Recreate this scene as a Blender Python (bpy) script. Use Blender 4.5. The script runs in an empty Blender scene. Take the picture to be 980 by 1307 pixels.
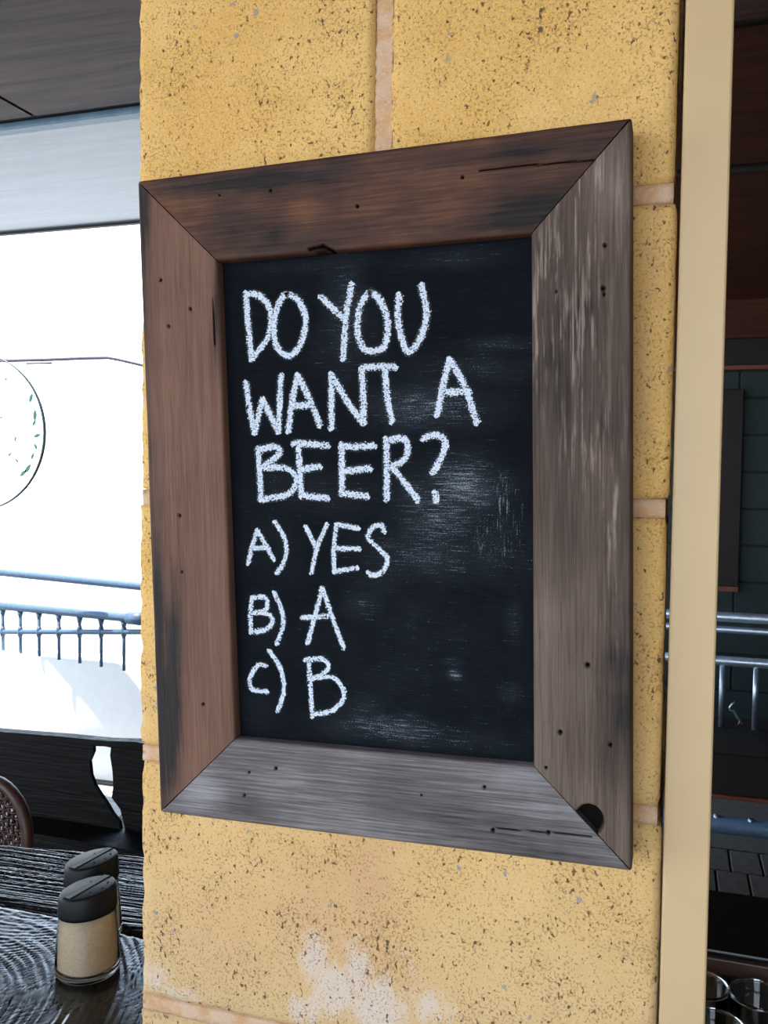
import bpy, bmesh, math, random
import numpy as np
from mathutils import Vector, Matrix, noise as mnoise

random.seed(7)
S = bpy.context.scene
COL = S.collection
PI = math.pi
EYE = 1.5                                  # camera height above the veranda floor

# ------------------------------------------------------------------ camera
CP = np.array([0.39139, -0.5977, EYE])
CR = np.array([0.95172244, 0.3067231, 0.01205552])
CU = np.array([-0.02522647, 0.03901268, 0.99892024])
CF = np.array([-0.30592159, 0.95099892, -0.04486678])
FPX = 1138.85
cd = bpy.data.cameras.new('camera')
cam = bpy.data.objects.new('camera', cd)
COL.objects.link(cam)
cd.sensor_fit = 'HORIZONTAL'; cd.sensor_width = 36.0
cd.lens = FPX * 36.0 / 980.0
cd.clip_start = 0.02; cd.clip_end = 200
m = Matrix.Identity(4)
for i in range(3):
    m[i][0], m[i][1], m[i][2], m[i][3] = CR[i], CU[i], -CF[i], CP[i]
cam.matrix_world = m
S.camera = cam

# ------------------------------------------------------------------ world, sun, exposure
w = bpy.data.worlds.new('world'); S.world = w; w.use_nodes = True
wt = w.node_tree; wt.nodes.clear()
wo = wt.nodes.new('ShaderNodeOutputWorld'); wb = wt.nodes.new('ShaderNodeBackground')
tc = wt.nodes.new('ShaderNodeTexCoord'); sx = wt.nodes.new('ShaderNodeSeparateXYZ')
rp = wt.nodes.new('ShaderNodeValToRGB')
wt.links.new(tc.outputs['Generated'], sx.inputs[0]); wt.links.new(sx.outputs['Z'], rp.inputs[0])
rp.color_ramp.elements[0].position = 0.0; rp.color_ramp.elements[0].color = (0.90, 0.96, 1.0, 1)
rp.color_ramp.elements[1].position = 0.6; rp.color_ramp.elements[1].color = (0.42, 0.66, 1.0, 1)
wt.links.new(rp.outputs[0], wb.inputs[0]); wb.inputs[1].default_value = 1.0
wt.links.new(wb.outputs[0], wo.inputs[0])

sd = bpy.data.lights.new('sun', 'SUN'); sd.energy = 3.0; sd.angle = 0.009; sd.color = (1.0, 0.95, 0.87)
sun = bpy.data.objects.new('sun', sd); COL.objects.link(sun); sun.location = (-6, -2, 9)
sun.rotation_euler = Vector((0.25, 0.16, -1.0)).to_track_quat('-Z', 'Y').to_euler()

S.view_settings.view_transform = 'Standard'; S.view_settings.look = 'None'
S.view_settings.gamma = 1.0; S.view_settings.exposure = 2.28
S.view_settings.use_curve_mapping = False

# ------------------------------------------------------------------ helpers
def ray(px, py):
    return CF + (px - 490) / FPX * CR - (py - 653.5) / FPX * CU
def at_y(px, py, y):
    d = ray(px, py); return Vector(CP + (y - CP[1]) / d[1] * d)
def at_z(px, py, z):
    d = ray(px, py); return Vector(CP + (z - CP[2]) / d[2] * d)

def srgb(r, g, b):
    f = lambda c: (c/255/12.92) if c/255 <= .04045 else ((c/255 + .055)/1.055)**2.4
    return (f(r), f(g), f(b), 1)

_tab = np.random.RandomState(3).rand(256, 256)
def vnoise(x, y, seed=0):
    x = np.asarray(x, float) + seed*17.3; y = np.asarray(y, float) + seed*41.7
    xi = np.floor(x).astype(int); yi = np.floor(y).astype(int)
    fx = x - xi; fy = y - yi
    fx = fx*fx*(3-2*fx); fy = fy*fy*(3-2*fy)
    g = lambda a, b: _tab[a % 256, b % 256]
    return (g(xi, yi)*(1-fx)*(1-fy) + g(xi+1, yi)*fx*(1-fy) + g(xi, yi+1)*(1-fx)*fy + g(xi+1, yi+1)*fx*fy)
def fbm(x, y, seed=0, o=4):
    s = 0; a = .5; t = 0
    for k in range(o):
        s = s + a*vnoise(np.asarray(x)*2**k, np.asarray(y)*2**k, seed+k); t += a; a *= .5
    return s/t

def link(name, me, mat=None, parent=None, loc=None):
    o = bpy.data.objects.new(name, me); COL.objects.link(o)
    if mat is not None and not me.materials: me.materials.append(mat)
    if parent is not None: o.parent = parent
    if loc is not None: o.location = loc
    return o
def mesh_obj(name, bm, mat, parent=None, smooth=False, loc=None):
    me = bpy.data.meshes.new(name); bm.normal_update(); bm.to_mesh(me); bm.free()
    if smooth:
        for p in me.polygons: p.use_smooth = True
    return link(name, me, mat, parent, loc)
def tag(o, label=None, cat=None, group=None, kind=None):
    if label: o['label'] = label
    if cat: o['category'] = cat
    if group: o['group'] = group
    if kind: o['kind'] = kind
    return o
def empty(name, loc, label, cat, group=None):
    o = bpy.data.objects.new(name, None); COL.objects.link(o); o.location = loc
    o.empty_display_size = .05
    return tag(o, label, cat, group)
def struct(o):
    o['kind'] = 'structure'; return o
def copy_tree(o, parent=None):
    c = o.copy(); COL.objects.link(c)
    if parent is not None: c.parent = parent
    for ch in list(o.children): copy_tree(ch, c)
    return c

def add_box(bm, a, b, bev=0.0, seg=2):
    vs = [bm.verts.new((x, y, z)) for x in (a[0], b[0]) for y in (a[1], b[1]) for z in (a[2], b[2])]
    q = [(0,1,3,2),(4,6,7,5),(0,4,5,1),(2,3,7,6),(0,2,6,4),(1,5,7,3)]
    fs = [bm.faces.new([vs[i] for i in f]) for f in q]
    if bev > 0:
        es = list({e for f in fs for e in f.edges})
        bmesh.ops.bevel(bm, geom=es, offset=bev, segments=seg, affect='EDGES', profile=.5)
def box(name, a, b, mat, parent=None, bev=0.0):
    bm = bmesh.new(); add_box(bm, a, b, bev); bmesh.ops.recalc_face_normals(bm, faces=bm.faces)
    return mesh_obj(name, bm, mat, parent)
def add_tube(bm, pts, r, n=10, closed=False, cap=True):
    pts = [Vector(p) for p in pts]; N = len(pts); rings = []
    rr = r if isinstance(r, (list, tuple)) else [r]*N
    up = None
    for i in range(N):
        if closed: t = pts[(i+1) % N] - pts[i-1]
        else: t = pts[min(i+1, N-1)] - pts[max(i-1, 0)]
        t.normalize()
        if up is None:
            up = Vector((0,0,1)) if abs(t.z) < .9 else Vector((1,0,0))
        s = t.cross(up).normalized(); up = s.cross(t).normalized()
        rings.append([bm.verts.new(pts[i] + rr[i]*(math.cos(2*PI*k/n)*s + math.sin(2*PI*k/n)*up)) for k in range(n)])
    for i in range(N if closed else N-1):
        A, B = rings[i], rings[(i+1) % N]
        for k in range(n):
            bm.faces.new((A[k], A[(k+1) % n], B[(k+1) % n], B[k]))
    if cap and not closed:
        bm.faces.new(rings[0][::-1]); bm.faces.new(rings[-1])
def tube(name, pts, r, mat, parent=None, n=10, closed=False):
    bm = bmesh.new(); add_tube(bm, pts, r, n, closed); bmesh.ops.recalc_face_normals(bm, faces=bm.faces)
    return mesh_obj(name, bm, mat, parent, True)
def add_lathe(bm, prof, n=40, c=(0,0,0), shear=None):
    rings = []
    for (r, z) in prof:
        if r < 1e-6: rings.append([bm.verts.new((c[0], c[1], c[2]+z))]); continue
        ring = []
        for k in range(n):
            x = r*math.cos(2*PI*k/n); y = r*math.sin(2*PI*k/n)
            ring.append(bm.verts.new((c[0]+x, c[1]+y, c[2]+z+(shear(x, y, z) if shear else 0))))
        rings.append(ring)
    for A, B in zip(rings, rings[1:]):
        for k in range(n):
            if len(A) == 1 and len(B) == 1: continue
            if len(A) == 1: bm.faces.new((A[0], B[k], B[(k+1) % n]))
            elif len(B) == 1: bm.faces.new((A[k], A[(k+1) % n], B[0]))
            else: bm.faces.new((A[k], A[(k+1) % n], B[(k+1) % n], B[k]))
def lathe(name, prof, mat, parent=None, n=40, shear=None, smooth=True):
    bm = bmesh.new(); add_lathe(bm, prof, n, shear=shear); bmesh.ops.recalc_face_normals(bm, faces=bm.faces)
    return mesh_obj(name, bm, mat, parent, smooth)
def prism(name, poly, y0, y1, mat, parent=None):           # outline in x,z pushed through y
    bm = bmesh.new()
    A = [bm.verts.new((x, y0, z)) for x, z in poly]; B = [bm.verts.new((x, y1, z)) for x, z in poly]
    bm.faces.new(A); bm.faces.new(B[::-1]); n = len(poly)
    for i in range(n): bm.faces.new((A[i], B[i], B[(i+1) % n], A[(i+1) % n]))
    bm.normal_update()
    bmesh.ops.triangulate(bm, faces=[f for f in bm.faces if len(f.verts) > 4])
    bmesh.ops.recalc_face_normals(bm, faces=bm.faces)
    return mesh_obj(name, bm, mat, parent)

# ------------------------------------------------------------------ materials
class Mat:
    def __init__(s, name):
        s.m = bpy.data.materials.new(name); s.m.use_nodes = True
        s.t = s.m.node_tree; s.t.nodes.clear()
        s.out = s.n('ShaderNodeOutputMaterial'); s.b = s.n('ShaderNodeBsdfPrincipled')
        s.l(s.b.outputs[0], s.out.inputs[0])
    def n(s, kind, **kw):
        nd = s.t.nodes.new(kind)
        for k, v in kw.items(): setattr(nd, k, v)
        return nd
    def l(s, a, b): s.t.links.new(a, b)
    def put(s, sock, v):
        if isinstance(v, bpy.types.NodeSocket): s.l(v, sock)
        else: sock.default_value = v
    def uv(s): return s.n('ShaderNodeTexCoord').outputs['UV']
    def objco(s): return s.n('ShaderNodeTexCoord').outputs['Object']
    def worldco(s): return s.n('ShaderNodeNewGeometry').outputs['Position']
    def scale(s, v, sc, loc=(0,0,0), rot=(0,0,0)):
        mp = s.n('ShaderNodeMapping'); s.l(v, mp.inputs[0]); mp.inputs['Scale'].default_value = sc
        mp.inputs['Location'].default_value = loc; mp.inputs['Rotation'].default_value = rot
        return mp.outputs[0]
    def noise(s, v, scale=1, detail=4, rough=.55, dist=0):
        nd = s.n('ShaderNodeTexNoise'); s.l(v, nd.inputs['Vector']); nd.inputs['Scale'].default_value = scale
        nd.inputs['Detail'].default_value = detail; nd.inputs['Roughness'].default_value = rough
        nd.inputs['Distortion'].default_value = dist; return nd.outputs[0]
    def voro(s, v, scale=1, feature='F1', rnd=1):
        nd = s.n('ShaderNodeTexVoronoi', feature=feature); s.l(v, nd.inputs['Vector'])
        nd.inputs['Scale'].default_value = scale; nd.inputs['Randomness'].default_value = rnd; return nd
    def math(s, op, a, b=0.0, c=0.0, clamp=False):
        nd = s.n('ShaderNodeMath', operation=op, use_clamp=clamp)
        s.put(nd.inputs[0], a); s.put(nd.inputs[1], b); s.put(nd.inputs[2], c); return nd.outputs[0]
    def step(s, v, a, b, lo=0.0, hi=1.0):
        nd = s.n('ShaderNodeMapRange', interpolation_type='SMOOTHSTEP'); s.put(nd.inputs[0], v)
        nd.inputs[1].default_value = a; nd.inputs[2].default_value = b
        nd.inputs[3].default_value = lo; nd.inputs[4].default_value = hi; return nd.outputs[0]
    def ramp(s, v, stops):
        nd = s.n('ShaderNodeValToRGB'); s.l(v, nd.inputs[0]); e = nd.color_ramp.elements
        while len(e) < len(stops): e.new(.5)
        for el, (p, c) in zip(e, stops): el.position = p; el.color = c
        return nd.outputs[0]
    def mix(s, f, a, b, mode='MIX'):
        nd = s.n('ShaderNodeMix', data_type='RGBA', blend_type=mode)
        s.put(nd.inputs[0], f); s.put(nd.inputs[6], a); s.put(nd.inputs[7], b); return nd.outputs[2]
    def attr(s, name): return s.n('ShaderNodeAttribute', attribute_name=name).outputs['Fac']
    def bump(s, h, strength=.5, dist=.001):
        nd = s.n('ShaderNodeBump'); s.l(h, nd.inputs['Height']); nd.inputs['Strength'].default_value = strength
        nd.inputs['Distance'].default_value = dist; s.l(nd.outputs[0], s.b.inputs['Normal'])
    def set(s, **kw):
        names = dict(col='Base Color', rough='Roughness', metal='Metallic', spec='Specular IOR Level',
                     trans='Transmission Weight', ior='IOR', alpha='Alpha', coat='Coat Weight', coatr='Coat Roughness')
        for k, v in kw.items(): s.put(s.b.inputs[names[k]], v)
        return s

def plain(name, col, rough=.5, metal=0, var=.12, scale=30, bump=0):
    M = Mat(name); v = M.objco(); n = M.noise(v, scale, 5)
    M.set(col=M.mix(M.step(n, .3, .7), tuple(c*(1-var) for c in col[:3])+(1,), tuple(min(1, c*(1+var)) for c in col[:3])+(1,)),
          rough=rough, metal=metal)
    if bump: M.bump(n, bump, .002)
    return M.m

def block_mat():
    M = Mat('limestone_block'); p = M.worldco()
    big = M.noise(p, 9, 4); mid = M.noise(p, 45, 5, .6); fine = M.noise(p, 600, 3, .6); gr = M.noise(p, 260, 4, .65)
    base = M.mix(M.step(big, .35, .65), srgb(220, 169, 94), srgb(231, 183, 112))
    base = M.mix(M.math('MULTIPLY', M.step(mid, .48, .68), .45), base, srgb(206, 160, 88))
    base = M.mix(M.math('MULTIPLY', M.step(fine, .42, .68), .35), base, srgb(242, 214, 150))
    # paler, less yellow lower courses and lime bloom
    base = M.mix(M.attr('pale'), base, srgb(206, 176, 134))
    base = M.mix(M.attr('pink'), base, srgb(205, 160, 118))
    limeN = M.noise(M.scale(p, (1, 1, .45)), 110, 6, .7)
    lime = M.step(M.math('ADD', M.attr('lime'), M.math('MULTIPLY', M.math('SUBTRACT', limeN, .5), 1.6)), .40, .95)
    base = M.mix(M.math('MULTIPLY', lime, .62), base, srgb(216, 203, 194))
    # pits and flecks
    dens = M.step(M.noise(p, 22, 4, .6), .35, .68, -.035, .045)
    na = M.noise(M.scale(p, (1, 1, .8)), 270, 4, .6); nb = M.noise(p, 540, 3, .6)
    pa = M.step(M.math('ADD', na, dens), .622, .655); pb = M.step(M.math('ADD', nb, dens), .562, .63)
    dk = M.noise(p, 70, 2)
    dark = M.mix(M.step(dk, .4, .6), srgb(112, 78, 42), srgb(84, 70, 62))
    col = M.mix(M.math('MULTIPLY', pb, .5), base, srgb(158, 112, 58))
    col = M.mix(M.math('MULTIPLY', pa, .9), col, dark)
    # rare grey chips
    vc = M.voro(p, 62); s3 = M.n('ShaderNodeSeparateColor'); M.l(vc.outputs['Color'], s3.inputs[0])
    ch = M.math('MULTIPLY', M.math('LESS_THAN', M.math('ADD', vc.outputs['Distance'], M.math('MULTIPLY', M.math('SUBTRACT', M.noise(p, 260, 3), .5), .9)), .13), M.math('GREATER_THAN', s3.outputs[0], .82))
    col = M.mix(M.math('MULTIPLY', ch, .8), col, srgb(150, 146, 146))
    M.set(col=col, rough=.92, spec=.25)
    h = M.math('ADD', M.math('MULTIPLY', gr, .8), M.math('MULTIPLY', M.math('ADD', pa, M.math('MULTIPLY', pb, .5)), -1.0))
    M.bump(h, .55, .0012)
    return M.m

def mortar_mat():
    M = Mat('pink_mortar'); p = M.worldco(); n = M.noise(p, 60, 5); f = M.noise(p, 500, 3)
    c = M.mix(M.step(n, .35, .65), srgb(204, 156, 112), srgb(210, 176, 146))
    c = M.mix(M.math('MULTIPLY', M.step(f, .5, .7), .4), c, srgb(226, 200, 176))
    M.set(col=c, rough=.9, spec=.2); M.bump(f, .4, .001); return M.m

def wood_bar_mat(name, dark, mid, light, rough=.5, fine=.5, pale=(150, 135, 125), dense=300, spec=.28):
    M = Mat(name); v = M.uv()
    g1 = M.noise(M.scale(v, (16, dense, 1)), 1, 7, .68, .3)
    g2 = M.noise(M.scale(v, (4, 60, 1)), 1, 4, .6, .6)
    g3 = M.noise(M.scale(v, (45, 1500, 1)), 1, 3, .6)
    t = M.math('ADD', M.math('ADD', M.math('MULTIPLY', M.math('SUBTRACT', g1, .5), fine), M.math('MULTIPLY', M.math('SUBTRACT', g2, .5), .55)), M.attr('tone'))
    c = M.ramp(t, [(.0, srgb(*dark)), (.5, srgb(*mid)), (1., srgb(*light))])
    pores = M.math('MULTIPLY', M.step(g3, .60, .72), .5)
    c = M.mix(pores, c, tuple(x*.5 for x in srgb(*dark)[:3])+(1,))
    ps = M.math('MULTIPLY', M.attr('pale'), M.step(g1, .35, .6))
    c = M.mix(ps, c, srgb(*pale))
    c = M.mix(M.attr('hole'), c, (.003, .0027, .0025, 1))
    M.set(col=c, rough=M.step(g1, .3, .7, rough+.12, rough-.08), spec=M.math('MULTIPLY', M.math('SUBTRACT', 1.0, M.attr('hole'), clamp=True), spec))
    M.bump(M.math('ADD', g1, M.math('MULTIPLY', g3, -.5)), .45, .0008)
    return M.m

def board_mat():
    M = Mat('blackboard_paint'); v = M.uv()
    st = M.noise(M.scale(v, (60, 900, 1)), 1, 4, .65); vt = M.noise(M.scale(v, (900, 70, 1)), 1, 3, .6)
    cl = M.noise(v, 30, 4); sp = M.noise(v, 1400, 2, .6)
    base = M.mix(M.step(st, .35, .7), srgb(6, 9, 14), srgb(11, 16, 23))
    d = M.attr('dust'); dv = M.attr('dustv')
    tex = M.math('ADD', M.math('MULTIPLY', st, .52), M.math('MULTIPLY', sp, .48))
    f = M.step(M.math('ADD', tex, M.math('MULTIPLY', M.math('SUBTRACT', d, 1.0), .19)), .45, .60)
    tv = M.math('ADD', M.math('MULTIPLY', vt, .6), M.math('MULTIPLY', sp, .4))
    fv = M.step(M.math('ADD', tv, M.math('MULTIPLY', M.math('SUBTRACT', dv, 1.0), .25)), .45, .60)
    f = M.math('MAXIMUM', f, fv)
    haze = M.math('MULTIPLY', M.math('MULTIPLY', d, .075), M.step(cl, .3, .7, .6, 1.2))
    c = M.mix(haze, base, srgb(150, 160, 172)); c = M.mix(M.math('MULTIPLY', f, .50), c, srgb(190, 200, 212))
    M.set(col=c, rough=.7, spec=.05); M.bump(st, .25, .0006); return M.m

def chalk_mat():
    M = Mat('white_chalk'); v = M.uv()                      # u along in mm, v across -1..1
    p = M.worldco()
    n = M.noise(p, 1000, 2, .6); n2 = M.noise(M.scale(p, (500, 500, 1300)), 1, 2)
    sx = M.n('ShaderNodeSeparateXYZ'); M.l(v, sx.inputs[0]); e = M.math('ABSOLUTE', sx.outputs[1])
    t = M.math('ADD', M.math('MULTIPLY', n, .65), M.math('MULTIPLY', n2, .35))
    cover = M.step(e, .30, 1.0, .09, -.13)
    a = M.step(M.math('ADD', t, cover), .485, .56, .03, 1.0)
    M.set(col=srgb(210, 218, 230), rough=.95, spec=.1, alpha=a)
    return M.m

def ply_mat(name, dark, light, rough=.35, coat=.3):
    M = Mat(name); p = M.worldco()
    g = M.noise(M.scale(p, (2.2, 26, 26)), 1, 5, .6, .5); k = M.noise(M.scale(p, (5, 110, 110)), 1, 4, .65)
    k2 = M.noise(M.scale(p, (3, 9, 9)), 1, 3)
    c = M.mix(M.step(M.math('ADD', M.math('MULTIPLY', g, .6), M.math('MULTIPLY', k, .4)), .38, .62), srgb(*dark), srgb(*light))
    c = M.mix(M.math('MULTIPLY', M.math('MULTIPLY', M.step(k, .56, .66), M.step(k2, .4, .6)), .6), c, tuple(x*.35 for x in srgb(*dark)[:3])+(1,))
    M.set(col=c, rough=rough, coat=coat, coatr=.25, spec=.5 if coat > .1 else .15); M.bump(k, .2, .001); return M.m

def slab_mat(name='dark_slab_timber', dark=(9, 8, 8), light=(24, 20, 19), rough=.42):
    M = Mat(name); p = M.objco()
    g = M.noise(M.scale(p, (4, 60, 60)), 1, 5, .6, .8); k = M.noise(p, 40, 5)
    M.set(col=M.mix(M.step(g, .35, .7), srgb(*dark), srgb(*light)), rough=M.step(k, .3, .7, rough+.15, rough), spec=.12)
    M.bump(M.math('ADD', g, M.math('MULTIPLY', k, .5)), .6, .004); return M.m

def glass_mat(name='clear_glass', col=(1, 1, 1, 1), rough=.0):
    M = Mat(name); n = M.noise(M.objco(), 40, 2)
    M.set(col=col, rough=M.step(n, 0, 1, rough, rough+.01), trans=1.0, ior=1.45); return M.m

def steel_mat(name, col, rough=.35, metal=.85):
    M = Mat(name); p = M.objco(); n = M.noise(p, 60, 5); s_ = M.noise(p, 9, 3)
    c = M.mix(M.step(n, .35, .7), tuple(x*.8 for x in col[:3])+(1,), col)
    M.set(col=c, metal=metal, rough=M.step(s_, .3, .7, rough-.06, rough+.1)); return M.m

M_block = block_mat(); M_mortar = mortar_mat(); M_board = board_mat(); M_chalk = chalk_mat()
M_top = wood_bar_mat('red_brown_old_timber', (28, 18, 15), (74, 46, 34), (118, 75, 46), .6, .85, dense=420)
M_left = wood_bar_mat('pinkish_brown_timber', (36, 27, 26), (108, 75, 59), (140, 102, 80), .6, .7, dense=700)
M_right = wood_bar_mat('grey_brown_weathered_timber', (32, 26, 23), (84, 67, 57), (124, 106, 94), .6, .95, (172, 150, 136), 700)
M_bot = wood_bar_mat('silver_grey_timber', (30, 27, 28), (92, 84, 83), (150, 144, 146), .45, 1.35, (170, 172, 180), 620, .4)  # cooler, lighter greys than the other boards
M_black = plain('black_gap', srgb(16, 14, 13), .8)
M_cream = plain('cream_gloss_paint', srgb(204, 172, 126), .42, 0, .025, 12)
M_ply = ply_mat('brown_plywood', (42, 29, 28), (96, 72, 66), .5, .0)
M_soffit = ply_mat('sky_sheen_plywood', (96, 110, 124), (124, 136, 150), .32, .4)  # ceiling plywood again, with the sky's reflection put into a paler colour
M_dkply = ply_mat('dark_red_brown_plywood', (66, 36, 25), (88, 51, 35), .5, .05)
M_slab = slab_mat(); M_batten = plain('dark_batten', srgb(34, 26, 24), .5)
M_quad = plain('blue_grey_quad_paint', srgb(110, 140, 160), .4)
M_galv = steel_mat('galvanised_steel', (.50, .58, .68, 1), .34)
M_blue = steel_mat('dark_blue_grey_pipe', (.07, .125, .20, 1), .5, .15)  # darker, less metallic copy of the railing steel
M_white = plain('white_render', srgb(246, 245, 242), .8, 0, .02, 20, .2)
M_ground = plain('pale_gravel_ground', srgb(150, 148, 144), .9, 0, .1, 25, .3)
M_green = plain('dark_green_block_paint', srgb(28, 48, 48), .6, 0, .12, 18, .2)
M_greenm = plain('dark_green_mortar', srgb(20, 33, 33), .7)
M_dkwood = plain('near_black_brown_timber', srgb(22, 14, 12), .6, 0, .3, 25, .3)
M_redtrim = plain('red_brown_trim', srgb(120, 66, 48), .45)
M_paver = plain('grey_brown_paver', srgb(88, 78, 70), .85, 0, .2, 30, .3)
M_lpaver = plain('pale_grey_paver', srgb(170, 166, 160), .85, 0, .15, 30, .3)
M_floor = plain('dark_sand_joint', srgb(52, 46, 42), .95)
M_glass = glass_mat(); M_cap = plain('black_plastic_cap', srgb(8, 10, 15), .5, 0, .15, 200)
M_cap.node_tree.nodes['Principled BSDF'].inputs['Specular IOR Level'].default_value = .22
M_fill = plain('cream_spice', srgb(196, 172, 138), .9, 0, .08, 400)
M_salt = plain('white_salt', srgb(222, 220, 214), .9, 0, .05, 500)
M_rattan = plain('dark_rattan', srgb(70, 40, 32), .42, 0, .35, 60, .3)
M_wire = plain('grey_violet_wire', srgb(96, 88, 104), .5)
M_rim = plain('dark_green_grey_rim', srgb(52, 66, 66), .4)
M_leaf = plain('teal_leaf', srgb(60, 120, 105), .5)

# ------------------------------------------------------------------ block pillar
H1 = EYE + 0.17848                                   # middle of the joint just right of the board's top
PW = 0.39
def uvn(me):                                          # world-like relief is done by the shaders
    return me
STAINS_SHADE = []                                           # (kind, px, py, rx, rz, strength) stains and the frame's shade on the face
for k, px, py, rx, rz, s in [
    ('lime', 400, 1225, .014, .030, 1.0), ('lime', 425, 1265, .022, .026, 1.1), ('lime', 455, 1240, .016, .040, .9),
    ('lime', 480, 1285, .030, .030, 1.1), ('lime', 550, 1285, .026, .022, .8), ('lime', 520, 1225, .012, .024, .55),
    ('lime', 390, 1290, .020, .020, .9), ('lime', 200, 1245, .022, .018, .8), ('lime', 225, 1268, .040, .010, .8), ('lime', 300, 1225, .012, .03, .4),
    ('lime', 285, 1050, .03, .004, .5),
    ('pink', 470, 1120, .028, .055, .75), ('pink', 400, 1150, .05, .05, .55), ('pink', 455, 1230, .05, .045, .5), ('pink', 280, 1180, .06, .05, .35),
    ('pink', 835, 330, .008, .06, .4), ('pink', 815, 500, .010, .06, .4), ('pink', 812, 780, .010, .08, .35)]:  # narrow marks right of the frame are its soft shade, painted in
    q = at_y(px, py, 0); STAINS_SHADE.append((k, q.x, q.z, rx, rz, s))

def block(name, a, b, parent, seed, res=.006, hires=True):
    """a rough-faced limestone block with worn arrises"""
    bm = bmesh.new(); d = [b[i]-a[i] for i in range(3)]
    n = [max(2, int(round(d[i]/(res if hires else .05)))) for i in range(3)]
    cache = {}
    def v(i, j, k):
        key = (i, j, k)
        if key not in cache:
            cache[key] = bm.verts.new((a[0]+d[0]*i/n[0], a[1]+d[1]*j/n[1], a[2]+d[2]*k/n[2]))
        return cache[key]
    for i in range(n[0]):
        for k in range(n[2]):
            bm.faces.new((v(i,0,k), v(i+1,0,k), v(i+1,0,k+1), v(i,0,k+1)))
            bm.faces.new((v(i,n[1],k), v(i,n[1],k+1), v(i+1,n[1],k+1), v(i+1,n[1],k)))
    for j in range(n[1]):
        for k in range(n[2]):
            bm.faces.new((v(0,j,k), v(0,j,k+1), v(0,j+1,k+1), v(0,j+1,k)))
            bm.faces.new((v(n[0],j,k), v(n[0],j+1,k), v(n[0],j+1,k+1), v(n[0],j,k+1)))
    for i in range(n[0]):
        for j in range(n[1]):
            bm.faces.new((v(i,j,0), v(i,j+1,0), v(i+1,j+1,0), v(i+1,j,0)))
            bm.faces.new((v(i,j,n[2]), v(i+1,j,n[2]), v(i+1,j+1,n[2]), v(i,j+1,n[2])))
    c = [(a[i]+b[i])/2 for i in range(3)]
    if hires:
        for vt in bm.verts:
            p = vt.co.copy()
            edge = [d[i]/2 - abs(p[i]-c[i]) for i in range(3)]     # distance to each pair of faces
            near = sorted(edge)
            nz = mnoise.noise(p*90 + Vector((seed, 0, 0))) + .6*mnoise.noise(p*230)
            for i in range(3):
                if edge[i] < 1e-6:
                    sgn = 1 if p[i] > c[i] else -1
                    o = sorted([edge[j] for j in range(3) if j != i])[0]
                    r = max(0, .005 - o)/.005
                    vt.co[i] -= sgn*(.0014*r*r + (.0005 + .0009*r)*max(-.4, nz) + .0003)
    me = bpy.data.meshes.new(name); bm.to_mesh(me); bm.free()
    for p in me.polygons: p.use_smooth = True
    co = np.zeros(len(me.vertices)*3); me.vertices.foreach_get('co', co); co = co.reshape(-1, 3)
    for kind in ('lime', 'pink', 'pale'):
        at = me.attributes.new(kind, 'FLOAT', 'POINT')
        if kind == 'pale': val = np.clip((EYE - .10 - co[:, 2])/.32, 0, 1)*.75
        else:
            val = np.zeros(len(co))
            for (kk, x, z, rx, rz, s) in STAINS_SHADE:
                if kk == kind: val = np.maximum(val, s*np.exp(-((co[:,0]-x)/rx)**2 - ((co[:,2]-z)/rz)**2))
        at.data.foreach_set('value', val.astype(np.float32))
    return link(name, me, M_block, parent)

pillar = empty('masonry_pillar', (0, 0, 0), 'yellow rough concrete block pillar carrying the framed chalkboard', 'pillar')
J = .0105
zb = H1 + .2*4
k = 4
while H1 + .2*(k-1) > -.2:
    z1 = H1 + .2*k - J/2; z0 = H1 + .2*(k-1) + J/2
    z0 = max(z0, 0.0); z1 = min(z1, EYE + .94)
    if z1 - z0 > .03:
        hi = -3.5 < k < 2.5
        o = random.uniform(-.0012, .0012)
        off = {1: -.0012, 0: .0008, -1: -.0004, -2: .0014, -3: 0}.get(k, o)
        if k % 2 == 1:
            block('block', (off, 0, z0), (.195-J/2+off, PW, z1), pillar, k*3.1, hires=hi)
            block('block', (.195+J/2+off, 0, z0), (PW+off, PW, z1), pillar, k*5.7, hires=hi)
        else:
            block('block', (off, 0, z0), (PW+off, PW/2-J/2, z1), pillar, k*3.7, hires=hi)
            block('block', (off, PW/2+J/2, z0), (PW+off, PW, z1), pillar, k*9.7, hires=False)
    k -= 1
# mortar joints, a little raked and uneven
def mortar(a, b):
    bm = bmesh.new(); n = max(8, int((b[0]-a[0])/.004)); mz = max(3, int((b[2]-a[2])/.003)); 
    rows = []
    for i in range(n+1):
        x = a[0]+(b[0]-a[0])*i/n
        rows.append([bm.verts.new((x, a[1]+.0012*mnoise.noise(Vector((x*70, kk*1.3, a[2]*9)))+.0003*math.cos(kk/mz*2*PI), a[2]+(b[2]-a[2])*kk/mz)) for kk in range(mz+1)])
    for i in range(n):
        for kk in range(mz): bm.faces.new((rows[i][kk], rows[i+1][kk], rows[i+1][kk+1], rows[i][kk+1]))
    # body behind the joint face
    B = [[bm.verts.new((x, b[1], z)) for z in (a[2], b[2])] for x in (a[0], b[0])]
    bm.faces.new((B[0][0], B[0][1], B[1][1], B[1][0]))
    bm.faces.new([r[-1] for r in rows] + [B[1][1], B[0][1]]); bm.faces.new([r[0] for r in rows][::-1] + [B[0][0], B[1][0]])
    bm.faces.new(rows[0][::-1] + [B[0][0], B[0][1]][::1]); bm.faces.new(rows[-1] + [B[1][1], B[1][0]])
    bmesh.ops.triangulate(bm, faces=[f for f in bm.faces if len(f.verts) > 4])
    bmesh.ops.recalc_face_normals(bm, faces=bm.faces)
    mesh_obj('mortar', bm, M_mortar, pillar, True)
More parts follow.
